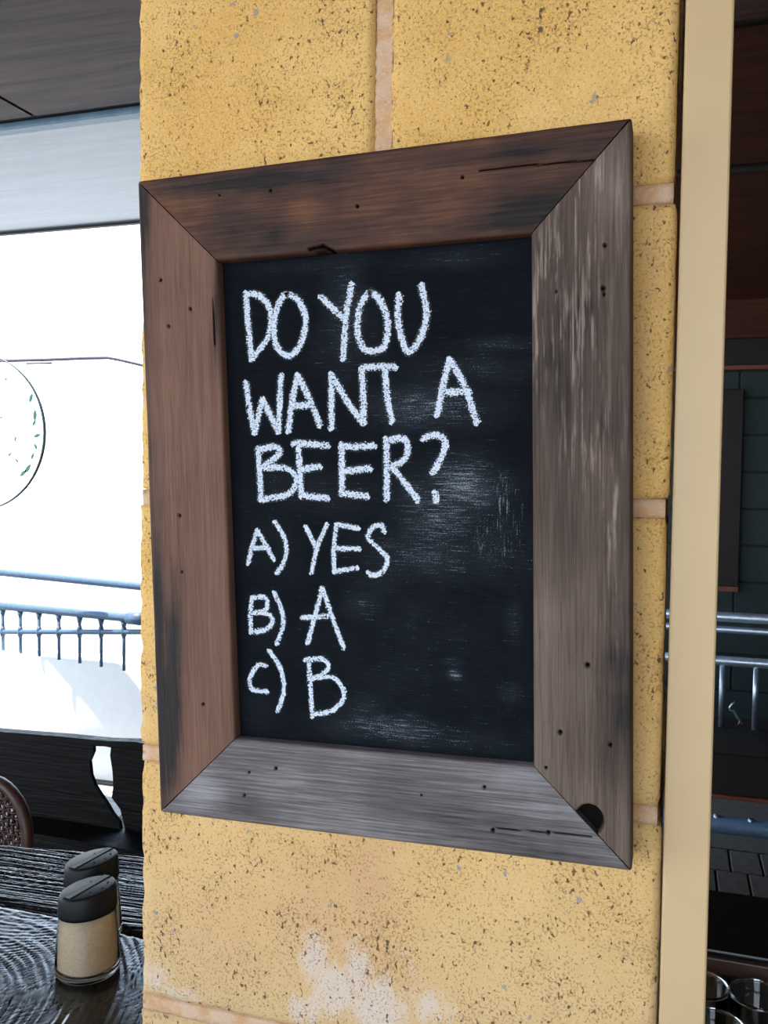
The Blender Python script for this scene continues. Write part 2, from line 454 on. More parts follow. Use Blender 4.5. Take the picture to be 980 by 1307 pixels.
for k in range(-7, 5):
    z = H1 + .2*k
    if .02 < z < EYE+.93: mortar((.003, .0012, z-J/2-.0008), (PW-.002, PW-.004, z+J/2+.0008))
for k in range(-7, 5, 2):
    z1 = min(H1+.2*k-J/2, EYE+.94); z0 = max(H1+.2*(k-1)+J/2, 0)
    if z1 > z0+.02: mortar((.195-J/2-.001, .0016, z0), (.195+J/2+.001, PW-.004, z1))

# ------------------------------------------------------------------ framed chalkboard
T = .028                                               # front of the frame stands this far off the pillar
REC = .0085                                            # the painted panel lies this far behind it
def fp(px, py): return np.array(at_y(px, py, -T))[[0, 2]]
board = empty('chalkboard', tuple(at_y(492, 640, 0)), 'black chalkboard with handwritten beer question in wide old timber frame', 'chalkboard')
BO = board.location.copy()

def frame_bar(name, quad, nu, nv, mat, seed, marks, pale=None, tone0=.5, blot=.5, label=None, edge=None, chips=()):
    """quad = outer start, outer end, inner end, inner start (x,z); grain runs from start to end"""
    A, B, C, D = [np.array(q, float) for q in quad]
    # hairline at the mitres
    u = np.linspace(0, 1, nu+1)[:, None]; v = np.linspace(0, 1, nv+1)[None, :]
    L = np.linalg.norm(B-A); Wd = np.linalg.norm(A-D)
    g = .0006/L
    uu = g + (1-2*g)*u
    P = ((A[None, None]*(1-uu[..., None]) + B*uu[..., None])*(1-v[..., None]) + (D*(1-uu[..., None]) + C*uu[..., None])*v[..., None])
    dirn = (B-A)/L; across = np.array([-dirn[1], dirn[0]]); 
    if np.dot(D-A, across) < 0: across = -across
    lx = (P-A)@dirn; ly = (P-A)@across
    n1 = fbm(lx*9, ly*60, seed); n2 = fbm(lx*22, ly*22, seed+5); n3 = fbm(lx*45, ly*320, seed+9)
    depth = -.0010*(n1-.5) - .0007*(n3-.5)
    tone = tone0 + (n2-.5)*blot
    hole = np.zeros_like(lx); pal = np.zeros_like(lx)
    ed = np.minimum(ly, (Wd*.995 - ly)) if False else np.minimum(v*np.ones_like(lx), (1-v)*np.ones_like(lx))*np.linalg.norm((P[0,-1]-P[0,0])) * .72
    depth += .0016*np.clip(1-ed/.0022, 0, 1)**2
    for mk in marks:
        kind = mk[0]
        if kind in ('hole', 'dark', 'light', 'pale'):
            _, px, py, rx, ry, s = mk; q = fp(px, py)
            dx = (P[..., 0]-q[0])/rx; dz = (P[..., 1]-q[1])/ry; r = np.sqrt(dx*dx+dz*dz)
            if kind == 'hole':
                f_ = np.clip(1.35-r, 0, 1); hole = np.maximum(hole, np.clip(f_*1.6, 0, 1)*s); depth += .0022*np.clip(f_*1.4, 0, 1)
            elif kind == 'dark': tone -= s*np.exp(-r*r)*(.5+1.0*fbm(lx*60, ly*60, seed+21))
            elif kind == 'light': tone += s*np.exp(-r*r)
            else: pal = np.maximum(pal, s*np.exp(-r*r)*np.clip((fbm(lx*40, ly*500, seed+33)-.53)*7, 0, 1)*.8)
        elif kind == 'crack':
            pts = [fp(*p) for p in mk[1]]; wd = mk[2]
            for p0, p1 in zip(pts, pts[1:]):
                e = p1-p0; t = np.clip(((P-p0)@e)/(e@e), 0, 1); dd = np.linalg.norm(P-(p0+t[..., None]*e), axis=-1)
                f_ = np.clip(1.6-dd/wd, 0, 1); hole = np.maximum(hole, f_); depth += .0015*f_
        elif kind == 'knot':
            _, px, py, rx, ry, side = mk; q = fp(px, py)
            dx = (P[..., 0]-q[0])/rx; dz = (P[..., 1]-q[1])/ry
            ins = np.clip((1.0+.12*(n2-.5)-np.sqrt(dx*dx+dz*dz))*6, 0, 1); hole = np.maximum(hole, ins*.97); depth += .006*ins
    if edge is not None:                               # darker outer edge
        eo = np.exp(-(ly/edge[0])**2)*edge[1]*(.4+1.2*fbm(lx*14, ly*70, seed+41)); tone -= eo
    X = P[..., 0]; Z = P[..., 1]; Y = -T + depth
    nvx = (nu+1)*(nv+1)
    verts = np.stack([X, Y, Z], -1).reshape(-1, 3) - np.array(BO)
    idx = lambda i, j: i*(nv+1)+j
    faces = [(idx(i,j), idx(i+1,j), idx(i+1,j+1), idx(i,j+1)) for i in range(nu) for j in range(nv)]
    loop = [idx(i,0) for i in range(nu)] + [idx(nu,j) for j in range(nv)] + [idx(i,nv) for i in range(nu,0,-1)] + [idx(0,j) for j in range(nv,0,-1)]
    back = verts[loop].copy(); back[:, 1] = -.0032 - BO[1]
    n = len(loop); allv = np.vstack([verts, back])
    faces += [(loop[i], nvx+i, nvx+(i+1) % n, loop[(i+1) % n]) for i in range(n)]
    faces.append([nvx+i for i in range(n)][::-1])
    me = bpy.data.meshes.new(name); me.from_pydata(allv.tolist(), [], faces)
    uvf = np.stack([lx+seed*1.7, ly+seed*.9], -1).reshape(-1, 2); uvf = np.vstack([uvf, uvf[loop] + np.array([0, .02])])
    lay = me.uv_layers.new(name='UVMap'); li = np.zeros(len(me.loops), int); me.loops.foreach_get('vertex_index', li)
    lay.data.foreach_set('uv', uvf[li].astype(np.float32).ravel())
    for nm, arr in (('tone', tone), ('hole', hole), ('pale', pal)):
        a = arr.reshape(-1); a = np.concatenate([a, a[loop] - (.15 if nm == 'tone' else 0)])
        at = me.attributes.new(nm, 'FLOAT', 'POINT'); at.data.foreach_set('value', np.clip(a, -1, 2).astype(np.float32))
    for p in me.polygons: p.use_smooth = True
    bm = bmesh.new(); bm.from_mesh(me); bmesh.ops.recalc_face_normals(bm, faces=bm.faces)
    for e in bm.edges:
        if len(e.link_faces) == 2 and e.calc_face_angle(0) > .9: e.smooth = False
    bm.to_mesh(me); bm.free()
    o = link(name, me, mat, board)
    if label: o['label'] = label
    return o

OTL, OTR, OBR, OBL = fp(175, 231), fp(806, 150), fp(806, 1112), fp(204, 1037)
ITL, ITR, IBR, IBL = fp(277, 333), fp(678, 298), fp(681, 978), fp(300, 943)
hl = lambda px, py, r=.0016, s=1: ('hole', px, py, r*.62, r*.72, s)
frame_bar('frame_bar', (OTL, OTR, ITR, ITL), 420, 90, M_top, 1,
    [hl(345, 243, .0012), hl(456, 263, .0016), hl(590, 226, .0016), hl(280, 249, .0010, .8),
     ('crack', [(612, 218), (660, 212), (700, 209), (757, 204)], .00035), ('pale', 670, 212, .002, .002, 1),
     ('dark', 320, 285, .028, .018, .55), ('dark', 300, 235, .04, .008, .5), ('dark', 390, 300, .05, .010, .4), ('dark', 360, 225, .04, .007, .4), ('dark', 225, 240, .02, .010, .3),
     ('dark', 690, 265, .03, .008, .55), ('dark', 640, 285, .04, .006, .4), ('dark', 640, 195, .05, .006, .3), ('dark', 520, 260, .02, .02, .2),
     ('light', 260, 255, .025, .010, .30), ('light', 385, 270, .022, .010, .32), ('light', 380, 300, .02, .008, .2), ('light', 560, 220, .05, .015, .14), ('light', 470, 215, .04, .01, .1),
     ('crack', [(395, 318), (412, 314), (424, 320)], .0011), ('hole', 412, 321, .006, .0016, .7)],
    tone0=.50, blot=1.0, label='dark red-brown top board of the frame, stained and cracked')
frame_bar('frame_bar', (OTL, OBL, IBL, ITL), 420, 70, M_left, 2,
    [hl(205, 357), hl(243, 394), hl(215, 416), hl(229, 658), hl(259, 899), hl(232, 730, .0012, .6),
     ('dark', 186, 260, .004, .03, .4), ('dark', 222, 850, .006, .07, .45), ('dark', 215, 930, .008, .05, .55), ('dark', 203, 780, .004, .08, .4), ('dark', 275, 400, .002, .05, .5),
     ('crack', [(271, 380), (273, 420), (274, 440)], .0003), ('light', 230, 500, .02, .09, .08), ('light', 270, 900, .01, .08, .10)],
    tone0=.52, blot=.22, edge=(.006, .35), label='pinkish brown straight-grained left board of the frame')
frame_bar('frame_bar', (OTR, OBR, IBR, ITR), 440, 80, M_right, 3,
    [hl(772, 313, .0018), hl(770, 368, .0020), hl(771, 376, .0014), hl(710, 372, .0010), hl(750, 849, .0022), hl(715, 935, .0022), hl(779, 951, .0016), hl(697, 980, .0014),
 ('knot', 752, 1047, .0095, .0105, 1),
     ('pale', 745, 250, .022, .05, .9), ('pale', 690, 390, .006, .06, 1), ('pale', 735, 430, .02, .05, .7), ('pale', 780, 620, .006, .05, 1), ('pale', 785, 780, .003, .02, 1), ('pale', 710, 330, .008, .05, .8), ('pale', 750, 560, .02, .03, .6),
     ('light', 790, 230, .02, .03, .35), ('light', 700, 1000, .02, .05, .25), ('light', 700, 840, .03, .06, .2), ('light', 780, 1060, .02, .04, .25),
     ('dark', 720, 430, .02, .06, .3), ('dark', 790, 880, .012, .05, .45), ('dark', 740, 620, .03, .05, .08), ('dark', 740, 390, .008, .012, .3)],
    tone0=.46, blot=.25, label='grey-brown weathered right board of the frame with a knot hole')
frame_bar('frame_bar', (OBL, OBR, IBR, IBL), 420, 90, M_bot, 4,
    [hl(318, 986, .0013), hl(352, 981, .0017), hl(312, 1015, .0014), hl(618, 1005, .0015), hl(629, 1060, .0017), hl(700, 1063, .0017), hl(538, 1015, .0009, .8),
     ('crack', [(629, 1057), (690, 1062), (720, 1064), (755, 1068)], .00022),
     ('light', 255, 1010, .02, .02, .35), ('light', 470, 1055, .05, .012, .2), ('dark', 330, 1035, .03, .008, .25), ('dark', 560, 1040, .06, .006, .18),
     ('dark', 700, 1085, .04, .008, .3), ('light', 640, 985, .04, .010, .25), ('dark', 600, 970, .05, .004, .3)],
    tone0=.50, blot=.4, label='silver-grey bottom board of the frame')

# the black painted panel, with the dust that years of wiping left on it
def pl(px, py): return np.array(at_y(px, py, -(T-REC)))[[0, 2]]
pc = [pl(262, 316), pl(694, 280), pl(698, 998), pl(284, 962)]
nu, nv = 90, 130
u = np.linspace(0, 1, nu+1)[:, None, None]; v = np.linspace(0, 1, nv+1)[None, :, None]
P = (pc[0]*(1-u)+pc[1]*u)*(1-v) + (pc[3]*(1-u)+pc[2]*u)*v
dust = np.full(P.shape[:2], .08); dustv = np.zeros(P.shape[:2])
for px, py, rx, rz, s in [(590, 620, .030, .022, .95), (560, 660, .035, .035, .75), (545, 520, .045, .018, .75), (600, 470, .05, .012, .45), (440, 400, .018, .05, .55), (445, 440, .03, .03, .4),
        (540, 710, .05, .02, .62), (620, 700, .04, .025, .5), (480, 740, .03, .02, .35), (465, 770, .02, .015, .45), (500, 930, .05, .012, .78), (520, 925, .02, .010, .6), (470, 915, .03, .02, .45),
        (560, 940, .05, .01, .5), (580, 862, .006, .004, 1.0), (575, 845, .012, .004, .5), (650, 885, .01, .01, .5), (655, 800, .008, .02, .4), (400, 340, .05, .005, .35), (580, 330, .04, .008, .42), (640, 440, .04, .006, .5),
        (540, 800, .06, .04, .26), (520, 860, .05, .03, .28), (345, 690, .03, .05, .22), (340, 790, .02, .03, .22), (330, 900, .03, .02, .22), (440, 1000, .3, .01, .2), (540, 860, .12, .12, .18), (410, 630, .06, .02, .3), (360, 620, .02, .02, .3)]:
    q = pl(px, py); dust = np.maximum(dust, s*np.exp(-((P[..., 0]-q[0])/rx)**2 - ((P[..., 1]-q[1])/rz)**2))
for px, py, rx, rz, s in [(640, 640, .010, .035, .8), (615, 680, .012, .025, .75), (660, 660, .008, .05, .6), (640, 700, .02, .02, .6), (605, 930, .006, .012, .5), (640, 880, .012, .012, .45), (445, 390, .012, .05, .5)]:
    q = pl(px, py); dustv = np.maximum(dustv, s*np.exp(-((P[..., 0]-q[0])/rx)**2 - ((P[..., 1]-q[1])/rz)**2))
yb = -(T-REC)
fr = np.concatenate([P[..., :1], np.full(P.shape[:2]+(1,), yb), P[..., 1:]], -1).reshape(-1, 3) - np.array(BO)
me = bpy.data.meshes.new('writing_panel')
idx = lambda i, j: i*(nv+1)+j
faces = [(idx(i,j), idx(i,j+1), idx(i+1,j+1), idx(i+1,j)) for i in range(nu) for j in range(nv)]
loop = [idx(i,0) for i in range(nu)] + [idx(nu,j) for j in range(nv)] + [idx(i,nv) for i in range(nu,0,-1)] + [idx(0,j) for j in range(nv,0,-1)]
bk = fr[loop].copy(); bk[:, 1] = yb + .006 - BO[1]; n0 = len(fr); n = len(loop)
faces += [(loop[i], loop[(i+1) % n], n0+(i+1) % n, n0+i) for i in range(n)] + [[n0+i for i in range(n)]]
me.from_pydata(np.vstack([fr, bk]).tolist(), [], faces)
uvf = np.vstack([P.reshape(-1, 2), P.reshape(-1, 2)[loop]]); lay = me.uv_layers.new(name='UVMap')
li = np.zeros(len(me.loops), int); me.loops.foreach_get('vertex_index', li); lay.data.foreach_set('uv', uvf[li].astype(np.float32).ravel())
for nm, arr in (('dust', dust), ('dustv', dustv)):
    a = arr.reshape(-1); a = np.concatenate([a, a[loop]]); at = me.attributes.new(nm, 'FLOAT', 'POINT'); at.data.foreach_set('value', a.astype(np.float32))
panel = link('writing_panel', me, M_board, board); panel['label'] = 'black painted writing surface, smudged with wiped chalk'

def smooth_line(pts, n=10):
    pts = [np.array(p, float) for p in pts]
    if len(pts) == 2: return [pts[0]+(pts[1]-pts[0])*t for t in np.linspace(0, 1, 14)]
    ext = [2*pts[0]-pts[1]] + pts + [2*pts[-1]-pts[-2]]; out = []
    if np.allclose(pts[0], pts[-1]): ext[0] = pts[-2]; ext[-1] = pts[1]
    for a, b, c, d in zip(ext, ext[1:], ext[2:], ext[3:]):
        for t in np.linspace(0, 1, n, endpoint=False):
            out.append(.5*((2*b)+(c-a)*t+(2*a-5*b+4*c-d)*t*t+(3*b-a-3*c+d)*t**3))
    out.append(pts[-1]); return out
def A_(p): return (280+p[0]/2.722, 330+p[1]/2.722)
def B_(p): return (280+p[0]/4.083, 640+p[1]/4.083)
lift = [0.00012]
def chalk_letter(ch, strokes, conv, w):
    verts, faces, uvs = [], [], []
    for st in strokes:
        pts = [pl(*conv(p)) for p in st]; line = smooth_line(pts); lift[0] += .000004
        if lift[0] > .0003: lift[0] = .00012
        s = 0; base = len(verts)
        for i, p in enumerate(line):
            t = line[min(i+1, len(line)-1)] - line[max(i-1, 0)]; t /= (np.linalg.norm(t)+1e-9); nn = np.array([-t[1], t[0]])
            if i: s += np.linalg.norm(p-line[i-1])
            ww = w*(.86+.3*fbm(s*120, 3.1*base+1, 2, 2))
            for k in (-1, -.5, 0, .5, 1):
                q = p + nn*ww*k; verts.append((q[0]-BO[0], yb-lift[0]-BO[1], q[1]-BO[2])); uvs.append((s*1000, k))
        # rounded ends
        for i in range(len(line)-1):
            for k in range(4):
                a = base+i*5+k; faces.append((a, a+5, a+6, a+1))
        for end, sgn in ((0, -1), (len(line)-1, 1)):
            t = (line[1]-line[0]) if end == 0 else (line[-1]-line[-2]); t /= np.linalg.norm(t)+1e-9
            q = line[end]+sgn*t*w*.8; verts.append((q[0]-BO[0], yb-lift[0]-BO[1], q[1]-BO[2])); uvs.append((0, .95)); c = len(verts)-1
            for k in range(4):
                a = base+end*5+k; faces.append((a, a+1, c))
    me = bpy.data.meshes.new('chalk_letter'); me.from_pydata(verts, [], faces)
    lay = me.uv_layers.new(name='UVMap'); li = np.zeros(len(me.loops), int); me.loops.foreach_get('vertex_index', li)
    lay.data.foreach_set('uv', np.array(uvs)[li].astype(np.float32).ravel())
    o = link('chalk_letter', me, M_chalk, panel); o['label'] = 'white chalk ' + ch
    return o
WA, WB = .0034, .0026
LET_A = [
 ('letter D', [[(92,120),(96,180),(102,250),(112,352)], [(92,122),(140,130),(178,185),(170,270),(112,350)]]),
 ('letter O', [[(235,125),(205,160),(190,230),(200,305),(240,338),(280,300),(300,220),(278,150),(235,125)]]),
 ('letter Y', [[(352,132),(390,170),(428,205)], [(460,88),(442,180),(436,260),(430,350)]]),
 ('letter O', [[(522,120),(488,170),(480,255),(500,310),(535,322),(575,300),(584,220),(560,150),(522,120)]]),
 ('letter U', [[(625,125),(620,200),(634,280),(660,325),(700,270),(720,190),(700,92)]]),
 ('letter W', [[(92,430),(105,520),(122,605)], [(122,605),(150,488)], [(150,488),(205,602)], [(205,602),(214,405)]]),
 ('letter A', [[(272,405),(252,500),(240,602)], [(272,405),(310,480),(350,580)], [(256,512),(318,508)]]),
 ('letter N', [[(390,400),(389,500),(390,592)], [(390,405),(440,490),(500,572)], [(500,572),(500,480),(495,385)]]),
 ('letter T', [[(492,380),(550,376),(612,377)], [(575,385),(582,470),(600,568)]]),
 ('letter A', [[(800,350),(775,450),(757,545)], [(800,350),(850,440),(895,572)], [(775,466),(870,462)]]),
 ('letter B', [[(135,660),(140,750),(145,838)], [(135,665),(195,655),(208,678),(150,725)], [(150,725),(235,730),(268,768),(240,818),(142,838)]]),
 ('letter E', [[(274,640),(280,740),(285,824)], [(256,642),(318,645),(378,650)], [(280,734),(350,722)], [(285,824),(378,832)]]),
 ('letter E', [[(425,645),(426,730),(425,818)], [(422,652),(480,654),(540,650)], [(426,740),(525,728)], [(425,816),(515,826)]]),
 ('letter R', [[(580,625),(582,730),(582,838)], [(578,632),(638,626),(655,660),(640,700),(586,728)], [(602,726),(645,780),(690,840)]]),
 ('question mark', [[(706,626),(755,612),(785,640),(772,690),(742,746)], [(750,812),(755,842)]]),
]
LET_B = [
 ('letter A', [[(198,150),(170,240),(150,326)], [(198,150),(240,225),(285,305)], [(172,243),(260,240)]]),
 ('bracket', [[(288,105),(335,180),(350,260),(330,330),(300,375)]]),
 ('letter Y', [[(450,130),(505,240)], [(562,118),(510,240),(480,374)]]),
 ('letter E', [[(610,120),(596,250),(600,368)], [(610,120),(725,140)], [(600,246),(730,246)], [(600,366),(720,346)]]),
 ('letter S', [[(858,160),(842,122),(790,145),(778,195),(830,245),(875,300),(850,365),(800,385),(772,372)]]),
 ('letter B', [[(170,500),(162,590),(165,684)], [(170,502),(235,500),(250,535),(232,570),(172,580)], [(190,580),(260,590),(275,630),(240,668),(166,682)]]),
 ('bracket', [[(285,472),(322,560),(332,640),(300,745)]]),
 ('letter A', [[(537,450),(495,610),(460,740)], [(537,450),(580,580),(648,765)], [(430,605),(580,598)]]),
 ('letter C', [[(245,858),(205,852),(162,915),(163,970),(200,986),(250,990)]]),
 ('bracket', [[(258,775),(318,870),(336,980),(305,1095)]]),
 ('letter B', [[(465,820),(474,960),(485,1122)], [(445,826),(540,822),(568,865),(530,905),(480,925)], [(482,922),(590,918),(645,980),(640,1040),(580,1092),(490,1110)]]),
]
for ch, st in LET_A: chalk_letter(ch, st, A_, WA)
for ch, st in LET_B: chalk_letter(ch, st, B_, WB)

# ------------------------------------------------------------------ cream post beside the pillar
pa, pb_ = at_y(866.5, 300, .012), at_y(928, 300, .003)
post = struct(box('trim_1', (.3922, .003, .0), (pb_.x+.0005, .062, EYE+.94), M_cream, None, .0015))

# ------------------------------------------------------------------ ceilings
CZ = EYE + .95
ceil = struct(bpy.data.objects.new('ceiling', bpy.data.meshes.new('ceiling'))); COL.objects.link(ceil)
bm = bmesh.new(); add_box(bm, (-5.5, -2.4, CZ+.012), (4.2, 2.46, CZ+.05)); bmesh.ops.recalc_face_normals(bm, faces=bm.faces)
bm.to_mesh(ceil.data); bm.free(); ceil.data.materials.append(M_batten)
ys = [-2.4, -.92, 1.455]
xs = [-5.5, -3.68, -1.275, 1.12, 3.5, 4.2]
for y0, y1 in zip(ys, ys[1:]):
    for x0, x1 in zip(xs, xs[1:]):
        box('ceiling_panel', (x0+.006, y0+.006, CZ), (x1-.006, y1-.006, CZ+.012), M_ply, ceil)
box('quad_bead', (-5.5, 1.490, CZ-.007), (.3, 1.532, CZ+.012), M_quad, ceil, .004)
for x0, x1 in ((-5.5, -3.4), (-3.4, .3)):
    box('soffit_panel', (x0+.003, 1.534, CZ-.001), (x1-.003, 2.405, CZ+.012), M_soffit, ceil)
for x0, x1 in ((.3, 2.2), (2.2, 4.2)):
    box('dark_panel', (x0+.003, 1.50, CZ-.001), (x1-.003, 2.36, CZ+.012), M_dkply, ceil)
box('soffit_edge', (-5.5, 2.405, CZ-.01), (4.2, 2.425, CZ+.05), M_batten, ceil)

# passage roof and dark green block wall beyond, to the right
GY = 4.62
proof = struct(box('ceiling_passage', (-1.2, 2.43, CZ+.012), (4.2, GY+.2, CZ+.05), M_batten))
for i, (y0, y1) in enumerate(((2.43, 3.4), (3.4, 4.43), (4.43, GY))):
    for x0, x1 in ((-1.2, 1.2), (1.2, 4.2)):
        box('ceiling_panel', (x0+.004, y0+.004, CZ), (x1-.004, y1-.004, CZ+.012), M_dkply, proof)
gw = struct(box('wall_back', (-1.2, GY, 0), (4.2, GY+.2, CZ+.012), M_greenm))
GT = at_y(955, 470, GY).z
for x0, x1 in ((-1.2, .2), (.2, 1.6), (1.6, 4.2)):
    box('wall_panel', (x0+.003, GY-.02, GT+.16), (x1-.003, GY, CZ), M_dkply, gw)
box('lintel_beam', (-1.2, GY-.05, GT+.012), (4.2, GY, GT+.155), M_dkwood, gw, .004)
box('red_trim', (-1.2, GY-.055, GT-.012), (4.2, GY, GT+.012), M_redtrim, gw, .003)
zj = at_y(955, 508, GY).z
row = 0; z1 = zj + .2
while z1 > .05:
    z1c = min(z1, GT-.014); z0 = max(z1-.2, 0)
    x = -1.2 + (.2 if row % 2 else 0) - .07
    while x < 3.2:
        a = max(x, -1.2); b = min(x+.4, 4.2)
        if b > a+.05 and z1c > z0+.03:
            box('block', (a+.005, GY-.008, z0+.005), (b-.005, GY, z1c-.005), M_green, gw, .003)
        x += .4
    z1 -= .2; row += 1
wf = struct(box('light_block_wall', (1.2, -2.6, 0), (4.2, -2.4, CZ+.05), M_white))  # unseen wall added behind the camera to cut the light from there
wr = struct(box('light_block_wall_right', (4.2, -2.4, 0), (4.35, GY+.2, CZ+.05), M_green))  # unseen end wall added to keep sky light out of the passage

# dark board hanging on the green wall, with a small conduit box
pA = at_y(900, 497, GY-.06); pB = at_y(942, 756, GY-.06)
b0 = empty('shutter_board', (pB.x, GY-.008, pB.z), 'dark brown upright timber board fixed on the green block wall', 'board')
box('panel', (-.30, -.05, .03), (-.0, -.004, pA.z-pB.z), M_dkwood, b0, .004)
box('red_lit_foot', (-.30, -.056, 0), (0, -.004, .03), M_redtrim, b0, .003)  # red light on the board's foot, put into a strip's colour

# ------------------------------------------------------------------ floor, pavers, ground
fl = struct(box('floor', (-5.5, -3.0, -.10), (4.2, GY, -.042), M_floor))
pav_me = None
def paver(x, y, mat, name='paver', sx=.115, sy=.21, parent=fl):
    global PM
    key = (mat.name, sx, sy)
    if key not in PM:
        bm = bmesh.new(); add_box(bm, (0.003, 0.003, -.042), (sx-.003, sy-.003, 0)); bmesh.ops.bevel(bm, geom=[e for e in bm.edges if all(v.co.z > -.01 for v in e.verts)], offset=.004, segments=1, affect='EDGES')
        bmesh.ops.recalc_face_normals(bm, faces=bm.faces); me = bpy.data.meshes.new(name); bm.to_mesh(me); bm.free(); me.materials.append(mat); PM[key] = me
    o = bpy.data.objects.new(name, PM[key]); COL.objects.link(o); o.parent = parent; o.location = (x, y, random.uniform(-.002, .0))
PM = {}
for j in range(9):
    for i in range(12):
        paver(.30 + i*.115 - (.0575 if j % 2 else 0), 1.62 + j*.21 - .32, M_paver)
for j in range(9):
    for i in range(10):
        paver(-3.1 + i*.21, 1.45 + j*.17, M_lpaver, 'paver', .21, .17)
# plain paving where no single paver can be made out
bm = bmesh.new()
for a, b in (((-5.5, -3.0), (-3.12, GY)), ((-3.12, -3.0), (4.2, 1.28)), ((-3.12, 2.99), (-1.0, GY)), ((-1.0, 1.28), (.23, GY)), ((1.70, 1.28), (4.2, GY)), ((.23, 3.2), (1.70, GY))):
    add_box(bm, (a[0], a[1], -.042), (b[0], b[1], -.003))
bmesh.ops.recalc_face_normals(bm, faces=bm.faces)
pv = mesh_obj('paving', bm, M_paver, fl); pv['kind'] = 'stuff'
gr = struct(box('ground', (-60, -40, -.30), (40, 60, -.12), M_ground))

# ------------------------------------------------------------------ white dwarf wall and railings
dw = struct(box('wall_dwarf', (-5.5, 3.03, -.003), (-1.25, 3.20, EYE-.925), M_white, None, .006))
def railing_left():
    r = empty('railing', (-1.6, 3.08, EYE-.925), 'blue-grey pipe railing standing on the white sunlit dwarf wall', 'railing')
    o = Vector(r.location)
    A = at_z(0, 730.5, EYE-.53); B = at_z(178, 748.5, EYE-.53); d = (B-A).normalized()
    A2 = at_y(0, 773, A.y); B2 = at_y(178, 790, B.y)
    A3 = at_y(0, 806.5, A.y); B3 = at_y(178, 806.5, B.y)
    def ext(P, Q, a, b): e = (Q-P).normalized(); return [P-e*a-o, P-o, Q-o, Q+e*b-o]
    tube('top_rail', ext(A, B, 1.4, .52), .018, M_blue, r, 14)
    m2 = ext(A2, B2, 1.4, .52); tube('middle_rail', m2, .020, M_blue, r, 14)
    m3 = ext(A3, B3, 1.4, .52); tube('lower_rail', m3, .0125, M_blue, r, 12)
    for px in (-77, -50, -23, 4, 28.5, 54, 80, 106.5, 133, 160, 187, 214):
        f = px/178.; top = A2.lerp(B2, f) - o; mid = A3.lerp(B3, f) - o
        bm = bmesh.new(); add_tube(bm, [top-Vector((0,0,.01)), (top.x, top.y, 0)], .0075, 8)
        add_tube(bm, [mid+Vector((0,0,.028)), mid+Vector((0,0,.012)), mid-Vector((0,0,.012)), mid-Vector((0,0,.028))], [.0085, .0135, .0135, .0085], 10)
        add_tube(bm, [top-Vector((0,0,.05)), top-Vector((0,0,.018))], [.0075, .016], 8)
        bmesh.ops.recalc_face_normals(bm, faces=bm.faces); mesh_obj('baluster', bm, M_blue, r, True)
    for f in (1.55, -2.2):
        p = A.lerp(B, f) - o; tube('post', [(p.x, p.y, 0), (p.x, p.y, p.z+.015)], .026, M_blue, r, 14)
    c = at_y(176, 783, B2.y); bm = bmesh.new(); c = c-o
    add_tube(bm, [B2.lerp(A2, .07)-o, B2.lerp(A2, -.03)-o], .029, 14); bmesh.ops.recalc_face_normals(bm, faces=bm.faces); mesh_obj('pipe_clamp', bm, M_blue, r, True)
railing_left()
RY = 3.0
dk = empty('shaded_ledge', (1.2, RY, 0), 'plank ledge in painted shade below the steel railing', 'bench')  # the white wall's ledge carried on, its shade put into dark colour
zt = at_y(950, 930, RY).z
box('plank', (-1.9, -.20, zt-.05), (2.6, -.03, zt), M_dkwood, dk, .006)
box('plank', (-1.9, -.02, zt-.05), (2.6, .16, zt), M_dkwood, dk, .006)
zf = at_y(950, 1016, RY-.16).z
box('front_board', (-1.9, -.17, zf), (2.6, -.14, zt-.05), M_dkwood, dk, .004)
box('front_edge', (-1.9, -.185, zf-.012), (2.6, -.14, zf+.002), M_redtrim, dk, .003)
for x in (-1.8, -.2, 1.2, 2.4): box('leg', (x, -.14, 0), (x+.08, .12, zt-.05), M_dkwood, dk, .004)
def railing_right():
    r = empty('railing', (1.2, RY, zt), 'bright steel pipe railing above the dark ledge, right of the cream post', 'railing')
    o = Vector(r.location)
    def line(px0, y0, px1, y1, y=RY, xa=-.9, xb=4.0):
        P = at_y(px0, y0, y); Q = at_y(px1, y1, y); f = lambda x: P.lerp(Q, (x-P.x)/(Q.x-P.x))
        a, b = f(xa), f(xb); a.z = P.z; b.z = P.z
        return [a-o, b-o]
    tube('top_rail', line(917, 787, 980, 792), .019, M_galv, r, 14)
    tube('second_rail', line(917, 803, 980, 803, RY+.12), .0135, M_galv, r, 12)
    tube('middle_rail', line(917, 843, 980, 849), .018, M_galv, r, 14)
    z2 = at_y(948, 846, RY).z
    for px in (921, 964):
        x = at_y(px, 890, RY).x; 
        tube('baluster', [(x-o.x, 0, 0), (x-o.x, 0, z2-zt)], .0105, M_galv, r, 10)
    dx = at_y(964, 890, RY).x - at_y(921, 890, RY).x; x0 = at_y(921, 890, RY).x
    for k in list(range(-10, 0)) + list(range(2, 22)):
        x = x0 + dx*k
        if -.85 < x < 3.9: tube('baluster', [(x-o.x, 0, 0), (x-o.x, 0, z2-zt)], .0105, M_galv, r, 10)
    for x in (-.75, 3.95):
        tube('post', [(x-o.x, 0, 0), (x-o.x, 0, at_y(948, 789, RY).z-zt)], .024, M_galv, r, 14)
        tube('bracket', [(x-o.x, 0, at_y(948, 803, RY+.12).z-zt), (x-o.x, .12, at_y(948, 803, RY+.12).z-zt)], .01, M_galv, r, 10)
railing_right()
